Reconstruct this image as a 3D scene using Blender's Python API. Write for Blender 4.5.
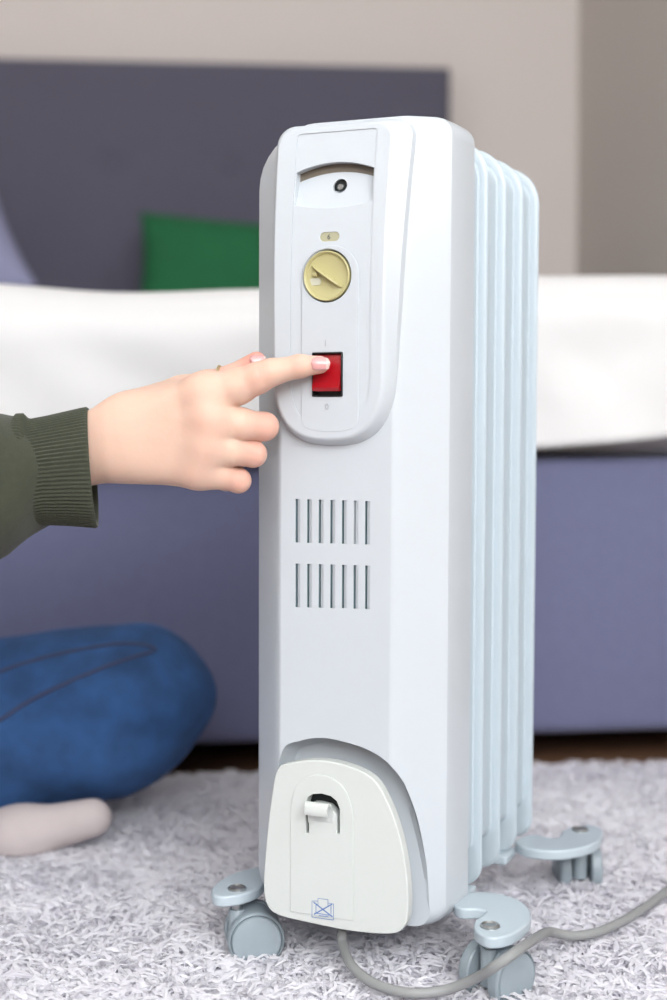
import bpy, bmesh, math, random
import numpy as np
from mathutils import Vector, Matrix, noise

for o in list(bpy.data.objects):
    bpy.data.objects.remove(o)
random.seed(7)
rng = np.random.default_rng(7)
scene = bpy.context.scene
C = scene.collection
R = math.radians

# ------------------------------------------------------------------ camera
F, CX, CY = 1450.0, 333.5, 500.0
CAM = Vector((0, 0, 0.42))
PITCH = math.atan(80.0 / F)
cam_data = bpy.data.cameras.new('camera')
cam = bpy.data.objects.new('camera', cam_data)
C.objects.link(cam)
cam.location = CAM
cam.rotation_euler = (R(90) - PITCH, 0, 0)
cam_data.sensor_fit = 'VERTICAL'
cam_data.sensor_height = 36.0
cam_data.lens = F * 36.0 / 1000.0
cam_data.clip_start = 0.02
cam_data.dof.use_dof = True
cam_data.dof.focus_distance = 1.055
cam_data.dof.aperture_fstop = 3.6
scene.camera = cam

# ------------------------------------------------------------------ world, light, exposure
world = bpy.data.worlds.new('sky')
scene.world = world
world.use_nodes = True
bg = world.node_tree.nodes['Background']
bg.inputs[0].default_value = (0.80, 0.90, 1.0, 1)
bg.inputs[1].default_value = 1.0
vs = scene.view_settings
vs.view_transform = 'Standard'
vs.look = 'None'
vs.exposure = 0.10
vs.gamma = 1.0
vs.use_curve_mapping = False


def area(name, loc, target, sx, sy, power, col):
    l = bpy.data.lights.new(name, 'AREA')
    l.shape = 'RECTANGLE'
    l.size, l.size_y = sx, sy
    l.energy = power
    l.color = col
    o = bpy.data.objects.new(name, l)
    C.objects.link(o)
    o.location = loc
    d = Vector(target) - Vector(loc)
    o.rotation_euler = d.to_track_quat('-Z', 'Y').to_euler()
    return o


# daylight entering through the windows behind and beside the photographer, plus an added left fill
area('window_daylight', (0.55, -1.70, 1.75), (0.45, 0, 1.45), 2.2, 1.5, 94, (0.985, 0.99, 1.0))
area('side_window_daylight', (1.44, -0.55, 1.75), (0.44, -0.42, 1.50), 1.3, 1.5, 24, (0.97, 0.985, 1.0))
area('left_fill_light', (-2.18, 0.10, 1.75), (-1.18, 0.10, 1.55), 1.7, 1.5, 6, (0.985, 0.99, 1.0))  # invented fill to lift the darker left sides


# ------------------------------------------------------------------ pixel helpers
def ray(px, py):
    sx, sy = (px - CX) / F, (py - CY) / F
    f = Vector((0, math.cos(PITCH), -math.sin(PITCH)))
    u = Vector((0, math.sin(PITCH), math.cos(PITCH)))
    return f + Vector((sx, 0, 0)) - u * sy


def P(px, py, Y):
    d = ray(px, py)
    return CAM + d * (Y / d.y)


def PZ(px, py, z):
    d = ray(px, py)
    return CAM + d * ((z - CAM.z) / d.z)


# ------------------------------------------------------------------ materials
def s2l(c):
    c = c / 255.0
    return c / 12.92 if c <= 0.04045 else ((c + 0.055) / 1.055) ** 2.4


def rgb(r, g, b):
    return (s2l(r), s2l(g), s2l(b), 1.0)


MATS = {}


def mat(name, col, rough=0.5, nscale=0, namp=0.0, bscale=0, bump=0.0, bdist=0.001, metal=0.0,
        sss=0.0, spec=None, sheen=0.0, coat=0.0, stretch=None):
    m = bpy.data.materials.new(name)
    m.use_nodes = True
    nt = m.node_tree
    b = nt.nodes['Principled BSDF']
    b.inputs['Base Color'].default_value = col
    b.inputs['Roughness'].default_value = rough
    b.inputs['Metallic'].default_value = metal
    if spec is not None:
        b.inputs['Specular IOR Level'].default_value = spec
    if sheen:
        b.inputs['Sheen Weight'].default_value = sheen
    if coat:
        b.inputs['Coat Weight'].default_value = coat
        b.inputs['Coat Roughness'].default_value = 0.15
    if sss:
        b.inputs['Subsurface Weight'].default_value = sss
        b.inputs['Subsurface Radius'].default_value = (1.0, 0.35, 0.2)
        b.inputs['Subsurface Scale'].default_value = 0.006
    tc = nt.nodes.new('ShaderNodeTexCoord')
    src = tc.outputs['Object']
    if stretch:
        mp = nt.nodes.new('ShaderNodeMapping')
        mp.inputs['Scale'].default_value = stretch
        nt.links.new(src, mp.inputs[0])
        src = mp.outputs[0]
    if nscale:
        n = nt.nodes.new('ShaderNodeTexNoise')
        n.inputs['Scale'].default_value = nscale
        n.inputs['Detail'].default_value = 4
        nt.links.new(src, n.inputs['Vector'])
        mx = nt.nodes.new('ShaderNodeMix')
        mx.data_type = 'RGBA'
        mx.inputs[6].default_value = tuple(min(1, c * (1 - namp)) for c in col[:3]) + (1,)
        mx.inputs[7].default_value = tuple(min(1, c * (1 + namp)) for c in col[:3]) + (1,)
        nt.links.new(n.outputs[0], mx.inputs[0])
        nt.links.new(mx.outputs[2], b.inputs['Base Color'])
    if bscale:
        n2 = nt.nodes.new('ShaderNodeTexNoise')
        n2.inputs['Scale'].default_value = bscale
        n2.inputs['Detail'].default_value = 3
        nt.links.new(src, n2.inputs['Vector'])
        bp = nt.nodes.new('ShaderNodeBump')
        bp.inputs['Strength'].default_value = bump
        bp.inputs['Distance'].default_value = bdist
        nt.links.new(n2.outputs[0], bp.inputs['Height'])
        nt.links.new(bp.outputs[0], b.inputs['Normal'])
    MATS[name] = m
    return m


M_WALL = mat('wall_paint', rgb(218, 210, 206), 0.9, 3, 0.02, 120, 0.1)
M_WALL_R = mat('shaded_wall_paint', rgb(204, 197, 191), 0.9, 3, 0.02, 120, 0.1)  # darker copy of the wall paint, with this wall's weaker light put in
M_CEIL = mat('ceiling_paint', rgb(250, 250, 249), 0.9)
M_FLOOR = mat('brown_floorboards', rgb(120, 88, 66), 0.45, 6, 0.35, stretch=(1, 12, 1))
M_TRIM = mat('white_trim', rgb(235, 235, 232), 0.5)
M_GLASS = mat('pane_glass', rgb(225, 235, 240), 0.1)
M_COVER = mat('cool_white_plastic', rgb(193, 200, 206), 0.28, 40, 0.008, 900, 0.03, 0.0004)
M_FIN = mat('cool_white_enamel', rgb(182, 195, 203), 0.3)
M_CREAM = mat('cream_plastic', rgb(203, 208, 205), 0.35, 40, 0.008, 900, 0.03, 0.0004)
M_DARK = mat('dark_gap_tone', rgb(26, 32, 34), 0.6)  # for the screw well, and for painted shade behind the hook slot
M_GAP_SHADE = mat('grey_gap_shade', rgb(110, 132, 138), 0.6)
M_BROWN = mat('taupe_slot_shade', rgb(112, 104, 92), 0.4)
M_KHAKI = mat('khaki_plastic', rgb(184, 178, 130), 0.35)
M_KHAKI2 = mat('khaki_window_plastic', rgb(172, 170, 142), 0.4)
M_KHAKI3 = mat('pale_dial_tone', rgb(196, 196, 178), 0.4)
M_BLACK = mat('black_plastic', rgb(14, 14, 20), 0.35)
M_RED = mat('red_plastic', rgb(160, 9, 24), 0.25, coat=0.3)
M_PRINT = mat('grey_print', rgb(165, 170, 178), 0.6)
M_PRINT_D = mat('dark_print', rgb(70, 74, 80), 0.6)
M_BLUE = mat('blue_print', rgb(92, 122, 178), 0.6)
M_METAL = mat('zinc_screw', rgb(175, 178, 178), 0.28, metal=1.0)
M_CAST = mat('grey_caster_plastic', rgb(146, 158, 165), 0.4)
M_CAST_D = mat('dark_grey_rubber', rgb(84, 94, 100), 0.6)
M_CORD = mat('grey_cord_rubber', rgb(142, 144, 144), 0.5)
M_BASE = mat('blue_grey_upholstery', rgb(103, 106, 136), 0.95, 60, 0.08, 700, 0.3, 0.001, sheen=0.1)
M_HEAD = mat('slate_upholstery', rgb(90, 89, 104), 0.95, 50, 0.08, 700, 0.3, 0.001, sheen=0.1)
M_LEG = mat('dark_bed_leg', rgb(30, 28, 28), 0.6)
M_MATT = mat('mattress_cloth', rgb(235, 235, 235), 0.9)
M_DUVET = mat('white_duvet_cotton', rgb(222, 222, 222), 0.9, 30, 0.01, 300, 0.15, 0.001)
M_GREEN = mat('green_cushion_cloth', rgb(18, 96, 56), 0.85, 20, 0.15, 400, 0.3, 0.001)
M_LAV = mat('lavender_pillow_cloth', rgb(148, 150, 182), 0.9, 20, 0.05)
M_PILE = mat('pale_rug_yarn', rgb(226, 224, 232), 0.9)
M_BACK = mat('rug_backing_cloth', rgb(246, 244, 247), 0.95)
M_OLIVE = mat('olive_sweatshirt_knit', rgb(57, 61, 48), 0.95, 200, 0.2, 900, 0.5, 0.001, sheen=0.15)
M_JEANS = mat('blue_denim', rgb(40, 77, 125), 0.9, 30, 0.7, 1200, 0.5, 0.001)
M_SEAM = mat('brown_denim_stitch', rgb(58, 66, 96), 0.9)
M_SOCK = mat('beige_sock_knit', rgb(190, 180, 180), 0.95, 80, 0.06, 800, 0.4, 0.001)
M_NAIL = mat('pale_pink_nail', rgb(216, 160, 158), 0.2, coat=0.5)
M_NAILTIP = mat('white_nail_tip', rgb(224, 194, 186), 0.25, coat=0.5)
M_GOLD = mat('gold_ring_metal', rgb(240, 220, 170), 0.4, metal=1.0)
M_HAIR = mat('brown_hair', rgb(70, 48, 34), 0.5, 60, 0.3, stretch=(8, 8, 1))
M_EYE = mat('eye_white', rgb(238, 236, 232), 0.2)
M_LIP = mat('lip_pink', rgb(196, 120, 112), 0.4)

M_SKIN = mat('fair_skin', rgb(240, 200, 178), 0.55, bscale=420, bump=0.15, bdist=0.0006, sss=0.25, spec=0.35)
_nt = M_SKIN.node_tree
_b = _nt.nodes['Principled BSDF']
_at = _nt.nodes.new('ShaderNodeAttribute')
_at.attribute_name = 'flush'
_mx = _nt.nodes.new('ShaderNodeMix')
_mx.data_type = 'RGBA'
_mx.inputs[6].default_value = rgb(219, 186, 167)
_mx.inputs[7].default_value = rgb(214, 142, 130)
_nt.links.new(_at.outputs['Fac'], _mx.inputs[0])
_nt.links.new(_mx.outputs[2], _b.inputs['Base Color'])
# yarn colour wanders from strand patch to strand patch
_nt = M_PILE.node_tree
_b = _nt.nodes['Principled BSDF']
_at = _nt.nodes.new('ShaderNodeAttribute')
_at.attribute_name = 'tone'
_mx = _nt.nodes.new('ShaderNodeMix')
_mx.data_type = 'RGBA'
_mx.inputs[6].default_value = rgb(242, 240, 246)
_mx.inputs[7].default_value = rgb(252, 252, 255)
_nt.links.new(_at.outputs['Fac'], _mx.inputs[0])
_nt.links.new(_mx.outputs[2], _b.inputs['Base Color'])


_tr = _nt.nodes.new('ShaderNodeBsdfTranslucent')
_nt.links.new(_mx.outputs[2], _tr.inputs[0])
_ms = _nt.nodes.new('ShaderNodeMixShader')
_ms.inputs[0].default_value = 0.5
_out = _nt.nodes['Material Output']
_nt.links.new(_b.outputs[0], _ms.inputs[1])
_nt.links.new(_tr.outputs[0], _ms.inputs[2])
_nt.links.new(_ms.outputs[0], _out.inputs[0])


# ------------------------------------------------------------------ object helpers
def link(name, me, m, parent=None, smooth=None):
    if m is not None and not me.materials:
        me.materials.append(m)
    o = bpy.data.objects.new(name, me)
    C.objects.link(o)
    if parent is not None:
        o.parent = parent
    if smooth is not None:
        shade(me, smooth)
    return o


def shade(me, ang):
    me.polygons.foreach_set('use_smooth', [True] * len(me.polygons))
    if ang < 179:
        me.set_sharp_from_angle(angle=R(ang))
    me.update()


def wn(o):
    md = o.modifiers.new('even_shading', 'WEIGHTED_NORMAL')
    md.keep_sharp = True
    md.weight = 80
    return o


def bm_mesh(bm, name='m'):
    bmesh.ops.recalc_face_normals(bm, faces=bm.faces)
    me = bpy.data.meshes.new(name)
    bm.to_mesh(me)
    bm.free()
    return me


def tag(o, label=None, cat=None, group=None, kind=None):
    if label:
        o['label'] = label
    if cat:
        o['category'] = cat
    if group:
        o['group'] = group
    if kind:
        o['kind'] = kind
    return o


def empty(name, loc=(0, 0, 0), rz=0):
    o = bpy.data.objects.new(name, None)
    o.empty_display_size = 0.05
    C.objects.link(o)
    o.location = loc
    o.rotation_euler = (0, 0, rz)
    return o


def box_bm(bm, c, s, bevel=0.0, seg=2, mtx=None):
    r = bmesh.ops.create_cube(bm, size=1)
    vs_ = r['verts']
    bmesh.ops.scale(bm, vec=s, verts=vs_)
    if bevel:
        es = list({e for v in vs_ for e in v.link_edges})
        rr_ = bmesh.ops.bevel(bm, geom=es, offset=bevel, segments=seg, affect='EDGES', profile=0.5)
        vs_ = list({v for f in rr_['faces'] for v in f.verts} | {v for v in vs_ if v.is_valid})
    bmesh.ops.translate(bm, vec=c, verts=vs_)
    if mtx is not None:
        bmesh.ops.transform(bm, matrix=mtx, verts=vs_)
    return vs_


def box(name, c, s, m, parent=None, bevel=0.0, seg=3, smooth=40):
    bm = bmesh.new()
    box_bm(bm, c, s, bevel, seg)
    return link(name, bm_mesh(bm), m, parent, smooth if bevel else None)


def loft(rings, cap0=True, cap1=True, closed=True):
    bm = bmesh.new()
    V = [[bm.verts.new(p) for p in r] for r in rings]
    n = len(rings[0])
    for a, b in zip(V[:-1], V[1:]):
        for i in range(n if closed else n - 1):
            j = (i + 1) % n
            bm.faces.new((a[i], a[j], b[j], b[i]))
    if cap0:
        bm.faces.new(V[0][::-1])
    if cap1:
        bm.faces.new(V[-1])
    return bm


def rrect(hw, z0, z1, r, n=6, cu=0.0):
    pts = []
    r4 = r if isinstance(r, tuple) else (r, r, r, r)      # top right, top left, bottom left, bottom right
    for sx_, top, a0, r in ((1, 1, 0, r4[0]), (-1, 1, 90, r4[1]), (-1, 0, 180, r4[2]), (1, 0, 270, r4[3])):
        cx, cz = cu + sx_ * (hw - r), (z1 - r if top else z0 + r)
        for k in range(n + 1):
            a = R(a0 + 90.0 * k / n)
            pts.append((cx + r * math.cos(a), cz + r * math.sin(a)))
    return pts


def catmull(pts, n=6, closed=True):
    out = []
    L = len(pts)
    pts = [Vector(p) for p in pts]
    rngi = range(L) if closed else range(L - 1)
    for i in rngi:
        if closed:
            p0, p1, p2, p3 = pts[i - 1], pts[i], pts[(i + 1) % L], pts[(i + 2) % L]
        else:
            p0, p1, p2, p3 = pts[max(i - 1, 0)], pts[i], pts[i + 1], pts[min(i + 2, L - 1)]
        for k in range(n):
            t = k / n
            out.append(0.5 * ((2 * p1) + (p2 - p0) * t + (2 * p0 - 5 * p1 + 4 * p2 - p3) * t * t + (3 * p1 - p0 - 3 * p2 + p3) * t ** 3))
    if not closed:
        out.append(pts[-1])
    return out


def mesh_from_curve(cu):
    t = bpy.data.objects.new('tmp', cu)
    C.objects.link(t)
    dg = bpy.context.evaluated_depsgraph_get()
    me = bpy.data.meshes.new_from_object(t.evaluated_get(dg))
    bpy.data.objects.remove(t)
    bpy.data.curves.remove(cu)
    me.materials.clear()
    return me


def plate(outlines, v0, v1, bevel=0.0005, axis='v', res=2):
    """flat plate with holes. outlines: list of closed polylines (first is the rim) in (u,z); between depth v0 (front) and v1."""
    cu = bpy.data.curves.new('c', 'CURVE')
    cu.dimensions = '2D'
    cu.fill_mode = 'BOTH'
    th = v1 - v0
    cu.extrude = max(th / 2 - bevel, 0.00001)
    cu.bevel_depth = bevel
    cu.bevel_resolution = res
    cu.offset = -bevel
    for pts in outlines:
        sp = cu.splines.new('POLY')
        sp.points.add(len(pts) - 1)
        for q, p in zip(sp.points, pts):
            q.co = (p[0], p[1], 0, 1)
        sp.use_cyclic_u = True
    me = mesh_from_curve(cu)
    mid = (v0 + v1) / 2
    for v in me.vertices:
        x, y, z = v.co
        v.co = (x, mid - z, y) if axis == 'v' else (x, y, mid + z)
    bm = bmesh.new()
    bm.from_mesh(me)
    bmesh.ops.remove_doubles(bm, verts=bm.verts, dist=1e-6)
    bpy.data.meshes.remove(me)
    return bm_mesh(bm)


def text_mesh(s, size, u, z, v):
    cu = bpy.data.curves.new('t', 'FONT')
    cu.body = s
    cu.size = size
    cu.align_x = 'CENTER'
    cu.align_y = 'CENTER'
    cu.extrude = 0.00008
    me = mesh_from_curve(cu)
    for q in me.vertices:
        x, y, zz = q.co
        q.co = (u + x, v - zz, z + y)
    return me


def cut(me, cutters):
    """boolean difference of mesh me and a list of cutter bmeshes"""
    a = bpy.data.objects.new('a', me)
    C.objects.link(a)
    bs = []
    for bm in cutters:
        b = bpy.data.objects.new('b', bm_mesh(bm))
        C.objects.link(b)
        bs.append(b)
        md = a.modifiers.new('x', 'BOOLEAN')
        md.operation = 'DIFFERENCE'
        md.solver = 'EXACT'
        md.object = b
    dg = bpy.context.evaluated_depsgraph_get()
    out = bpy.data.meshes.new_from_object(a.evaluated_get(dg))
    for o in [a] + bs:
        bpy.data.objects.remove(o)
    return out


def lathe(profile, n=32, axis='v', c=(0, 0, 0)):
    """profile: (radius, along) pairs, open; along is along +v, +z or +u"""
    rings = []
    for r, t in profile:
        ring = []
        for k in range(n):
            a = 2 * math.pi * k / n
            x, y = r * math.cos(a), r * math.sin(a)
            p = {'v': (x, t, y), 'z': (x, y, t), 'u': (t, x, y)}[axis]
            ring.append((p[0] + c[0], p[1] + c[1], p[2] + c[2]))
        rings.append(ring)
    return loft(rings)


def tube(pts, rad, n=10, cap=True):
    pts = [Vector(p) for p in pts]
    rings = []
    up = Vector((0, 0, 1))
    for i, p in enumerate(pts):
        t = (pts[min(i + 1, len(pts) - 1)] - pts[max(i - 1, 0)]).normalized()
        s = t.cross(up)
        if s.length < 1e-3:
            s = t.cross(Vector((0, 1, 0)))
        s.normalize()
        w = s.cross(t)
        r = rad(i / (len(pts) - 1)) if callable(rad) else rad
        rings.append([p + (s * math.cos(2 * math.pi * k / n) + w * math.sin(2 * math.pi * k / n)) * r for k in range(n)])
    return loft(rings, cap, cap)


# ------------------------------------------------------------------ implicit surfaces (body, clothes)
def smin(a, b, k):
    h = np.maximum(k - np.abs(a - b), 0) / k
    return np.minimum(a, b) - h * h * k * 0.25


def cap_sdf(X, Y, Z, a, b, ra, rb, sy=1.0):
    a, b = Vector(a), Vector(b)
    d = b - a
    dy = d.y * sy
    L2 = d.x * d.x + dy * dy + d.z * d.z + 1e-12
    px, py, pz = X - a.x, (Y - a.y) * sy, Z - a.z
    t = np.clip((px * d.x + py * dy + pz * d.z) / L2, 0, 1)
    return np.sqrt((px - t * d.x) ** 2 + (py - t * dy) ** 2 + (pz - t * d.z) ** 2) - (ra + (rb - ra) * t)


def chain_sdf(X, Y, Z, pts, rs, k=0.003, sy=1.0):
    D = None
    for i in range(len(pts) - 1):
        c = cap_sdf(X, Y, Z, pts[i], pts[i + 1], rs[i], rs[i + 1], sy)
        D = c if D is None else smin(D, c, k)
    return D


def ell_sdf(X, Y, Z, c, r):
    q = np.sqrt(((X - c[0]) / r[0]) ** 2 + ((Y - c[1]) / r[1]) ** 2 + ((Z - c[2]) / r[2]) ** 2)
    return (q - 1) * min(r)


def nets(f, lo, hi, h):
    ax = [np.arange(lo[i], hi[i] + h, h, dtype=np.float32) for i in range(3)]
    X, Y, Z = np.meshgrid(*ax, indexing='ij')
    V = f(X, Y, Z).astype(np.float32)
    ins = V < 0
    n = [s - 1 for s in V.shape]
    corner = [(i, j, k) for i in (0, 1) for j in (0, 1) for k in (0, 1)]

    def sl(a, o):
        return a[o[0]:o[0] + n[0], o[1]:o[1] + n[1], o[2]:o[2] + n[2]]
    cnt = sum(sl(ins, o).astype(np.int8) for o in corner)
    I, J, K = np.nonzero((cnt > 0) & (cnt < 8))
    acc = np.zeros((len(I), 3), np.float64)
    num = np.zeros(len(I))
    for o in corner:
        for d in range(3):
            if o[d]:
                continue
            o2 = list(o)
            o2[d] = 1
            va = V[I + o[0], J + o[1], K + o[2]]
            vb = V[I + o2[0], J + o2[1], K + o2[2]]
            m = (va < 0) != (vb < 0)
            t = np.where(m, va / np.where(m, va - vb, 1), 0)
            p = np.empty((len(I), 3))
            p[:] = o
            p[:, d] += t
            acc += p * m[:, None]
            num += m
    verts = (acc / num[:, None] + np.stack([I, J, K], 1)) * h + np.array(lo)
    idx = np.full(n, -1, np.int64)
    idx[I, J, K] = np.arange(len(I))
    faces = []
    for d in range(3):
        e1, e2 = (d + 1) % 3, (d + 2) % 3
        A = np.take(ins, range(0, ins.shape[d] - 1), d)
        B = np.take(ins, range(1, ins.shape[d]), d)
        q = np.stack(np.nonzero(A != B), 1)
        ok = (q[:, e1] > 0) & (q[:, e2] > 0) & (q[:, e1] < n[e1]) & (q[:, e2] < n[e2])
        q = q[ok]
        flip = A[q[:, 0], q[:, 1], q[:, 2]]
        g = []
        for s1, s2 in ((0, 0), (1, 0), (1, 1), (0, 1)):
            w = q.copy()
            w[:, e1] -= s1
            w[:, e2] -= s2
            g.append(idx[w[:, 0], w[:, 1], w[:, 2]])
        g = np.stack(g, 1)
        g[~flip] = g[~flip][:, ::-1]
        faces.append(g)
    return verts, np.concatenate(faces)


def np_mesh(verts, faces, name='m'):
    me = bpy.data.meshes.new(name)
    nv, nf, w = len(verts), len(faces), faces.shape[1]
    me.vertices.add(nv)
    me.vertices.foreach_set('co', np.asarray(verts, np.float32).ravel())
    me.loops.add(nf * w)
    me.loops.foreach_set('vertex_index', np.asarray(faces, np.int32).ravel())
    me.polygons.add(nf)
    me.polygons.foreach_set('loop_start', np.arange(0, nf * w, w, dtype=np.int32))
    me.update(calc_edges=True)
    me.validate()
    me.polygons.foreach_set('use_smooth', [True] * len(me.polygons))
    return me


def scalar(f, p):
    return float(f(np.array([p[0]]), np.array([p[1]]), np.array([p[2]]))[0])


def hit(f, px, py, y0, y1, n=300):
    d = ray(px, py)
    d = d / d.y
    ts = np.linspace(y0, y1, n)
    v = f(CAM.x + d.x * ts, CAM.y + d.y * ts, CAM.z + d.z * ts)
    w = np.nonzero(v < 0)[0]
    t = ts[w[0]] if len(w) else (y0 + y1) / 2
    return CAM + d * float(t)


def grad(f, p, e=0.001):
    g = Vector([scalar(f, [p[j] + (e if j == i else 0) for j in range(3)]) - scalar(f, [p[j] - (e if j == i else 0) for j in range(3)]) for i in range(3)])
    return g.normalized()


# ================================================================== the room
ROOM_H = 2.6


L_W = 5.35


def wall_strip(name, a, b, z0, z1, th, m, openings=()):
    """vertical wall from a to b (plan points); openings = (s0,s1,z0,z1) along the wall"""
    a, b = Vector((a[0], a[1], 0)), Vector((b[0], b[1], 0))
    L = (b - a).length
    ang = math.atan2(b.y - a.y, b.x - a.x)
    bm = bmesh.new()
    mt = Matrix.Translation(a) @ Matrix.Rotation(ang, 4, 'Z')

    def piece(s0, s1, h0, h1):
        if s1 - s0 > 1e-4 and h1 - h0 > 1e-4:
            box_bm(bm, ((s0 + s1) / 2, th / 2, (h0 + h1) / 2), (s1 - s0, abs(th), h1 - h0), mtx=mt)
    s = 0
    for o in openings:
        piece(s, o[0], z0, z1)
        piece(o[0], o[1], z0, o[2])
        piece(o[0], o[1], o[3], z1)
        s = o[1]
    piece(s, L, z0, z1)
    o = link(name, bm_mesh(bm), m)
    tag(o, kind='structure')
    return mt, L


BK = R(5)
corner_br = Vector((0.632, 3.80))
corner_bl = corner_br - Vector((math.cos(BK), math.sin(BK))) * 2.9
corner_fr = Vector((1.62, -1.80))
corner_fl = Vector((-2.3, -1.80))
bm = bmesh.new()
box_bm(bm, (-0.3, 1.0, -0.05), (4.6, 6.2, 0.1))
tag(link('floor', bm_mesh(bm), M_FLOOR), kind='structure')
bm = bmesh.new()
box_bm(bm, (-0.3, 1.0, ROOM_H + 0.05), (4.6, 6.2, 0.1))
tag(link('ceiling', bm_mesh(bm), M_CEIL), kind='structure')
wall_strip('wall_back', corner_bl, corner_br, 0, ROOM_H, 0.1, M_WALL)
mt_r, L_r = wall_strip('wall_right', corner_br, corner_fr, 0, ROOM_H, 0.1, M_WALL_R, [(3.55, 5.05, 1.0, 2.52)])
mt_f, L_f = wall_strip('wall_front', corner_fr, corner_fl, 0, ROOM_H, 0.1, M_WALL, [(0.10, 2.40, 1.0, 2.52)])
mt_l, L_l = wall_strip('wall_left', corner_bl, corner_fl, 0, ROOM_H, -0.1, M_WALL, [(L_W - 2.85, L_W - 0.95, 1.0, 2.52)])


def window(name, mt, s0, s1, z0, z1, sg=1):
    w = empty(name)
    w.matrix_world = mt
    tag(w, kind='structure')
    for c, s in (((s0 + s1) / 2, z0 + 0.03), ((s0 + s1) / 2, z1 - 0.03)):
        box('window_frame', (c, sg * 0.06, s), (s1 - s0, 0.06, 0.06), M_TRIM, w)
    for c in (s0 + 0.03, (s0 + s1) / 2, s1 - 0.03):
        box('window_frame', (c, sg * 0.06, (z0 + z1) / 2), (0.06, 0.06, z1 - z0 - 0.12), M_TRIM, w)
    for k in (0, 1):
        h = (s1 - s0) / 2
        box('pane', (s0 + h * (k + 0.5), sg * 0.075, (z0 + z1) / 2), (h - 0.07, 0.006, z1 - z0 - 0.12), M_GLASS, w)


window('window_1', mt_f, 0.10, 2.40, 1.0, 2.52)
window('fill_window', mt_l, L_W - 2.85, L_W - 0.95, 1.0, 2.52, -1)  # added window to house the left fill light
window('window_2', mt_r, 3.55, 5.05, 1.0, 2.52)
o = box('baseboard_back', (1.45, -0.008, 0.04), (2.88, 0.015, 0.08), M_TRIM)
o.matrix_world = Matrix.Translation((corner_bl.x, corner_bl.y, 0)) @ Matrix.Rotation(BK, 4, 'Z')
tag(o, kind='structure')

# ================================================================== bed
BY = R(8)
bed = empty('bed', (-0.10, 1.675, 0), BY)          # local x across the foot, local y towards the headboard
tag(bed, 'upholstered bed with blue grey base and slate buttoned headboard', 'bed')
BX0, BX1, BL = -0.94, 0.70, 1.85
bm = bmesh.new()
box_bm(bm, ((BX0 + BX1) / 2, BL / 2, 0.2075), (BX1 - BX0, BL, 0.335), 0.018, 4)
link('base', bm_mesh(bm), M_BASE, bed, 50)
bm = bmesh.new()
box_bm(bm, ((BX0 + BX1) / 2, BL / 2 + 0.01, 0.465), (BX1 - BX0 - 0.04, BL - 0.04, 0.18), 0.05, 5)
link('mattress', bm_mesh(bm), M_MATT, bed, 60)
for lx in (BX0 + 0.1, BX1 - 0.1):
    for ly in (0.22, BL - 0.2):
        bm = lathe([(0.02, 0.0), (0.024, 0.004), (0.03, 0.05)], 16, 'z', (lx, ly, 0))
        link('leg', bm_mesh(bm), M_LEG, bed, 40)
# headboard: world-space mesh brought into the bed's frame
hb_r = P(452, 65, 3.66)
HB_TOP = hb_r.z
HW, HTH = 1.66, 0.10
nx, nz = 166, 120
mt_h = Matrix.Translation((hb_r.x, hb_r.y, 0)) @ Matrix.Rotation(BK, 4, 'Z')
inv_bed = Matrix.Translation((-0.10, 1.675, 0)) @ Matrix.Rotation(BY, 4, 'Z')
inv_bed = inv_bed.inverted()
btn = []
for row, zz in enumerate((HB_TOP - 0.262, HB_TOP - 0.56)):
    s = 0.238
    while s < HW - 0.05:
        btn.append((-s - 0.02 + 0.0, zz))
        s += 0.295


def hb_pt(x, z):
    e = min(x + HW, -x, HB_TOP - z)
    d = 0.0
    if e < 0.03:
        d += 0.03 - math.sqrt(max(0.0, 0.03 ** 2 - (0.03 - max(e, 0)) ** 2))
    for bx_, bz_ in btn:
        r2 = (x - bx_) ** 2 + (z - bz_) ** 2
        if r2 < 0.02:
            d += 0.011 * math.exp(-r2 / 0.0012)
    return d


bm = bmesh.new()
G = [[bm.verts.new((-HW + HW * i / nx, hb_pt(-HW + HW * i / nx, 0.06 + (HB_TOP - 0.06) * k / nz), 0.06 + (HB_TOP - 0.06) * k / nz)) for i in range(nx + 1)] for k in range(nz + 1)]
Bk = [[bm.verts.new((x, HTH, z)) for x in (-HW, 0)] for z in (0.06, HB_TOP)]
for k in range(nz):
    for i in range(nx):
        bm.faces.new((G[k][i], G[k][i + 1], G[k + 1][i + 1], G[k + 1][i]))
bm.faces.new([Bk[0][0], Bk[1][0], Bk[1][1], Bk[0][1]])
bm.faces.new([g for g in G[-1]] + [Bk[1][1], Bk[1][0]])
bm.faces.new([g for g in G[0]] + [Bk[0][1], Bk[0][0]])
bm.faces.new([G[k][0] for k in range(nz + 1)] + [Bk[1][0], Bk[0][0]])
bm.faces.new([G[k][-1] for k in range(nz + 1)] + [Bk[1][1], Bk[0][1]])
me = bm_mesh(bm)
me.transform(inv_bed @ mt_h)
hb = link('headboard', me, M_HEAD, bed, 50)
for bx_, bz_ in btn:
    bmb = lathe([(0.001, 0.004), (0.009, 0.0050), (0.013, 0.008), (0.014, 0.014)], 14, 'v', (bx_, 0, bz_))
    mb = bm_mesh(bmb)
    mb.transform(inv_bed @ mt_h)
    link('button', mb, M_HEAD, hb, 60)

# duvet
DX0, DX1 = BX0 - 0.02, BX1 + 0.02
DTOP, RND, DROP = 0.592, 0.07, 0.30
nu, nv = 150, 190
bm = bmesh.new()


def fold(d, r):
    """distance past the bend start -> (outward, down)"""
    if d <= 0:
        return d, 0.0
    q = r * math.pi / 2
    if d < q:
        return r * math.sin(d / r), r * (1 - math.cos(d / r))
    return r, r + (d - q)


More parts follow.
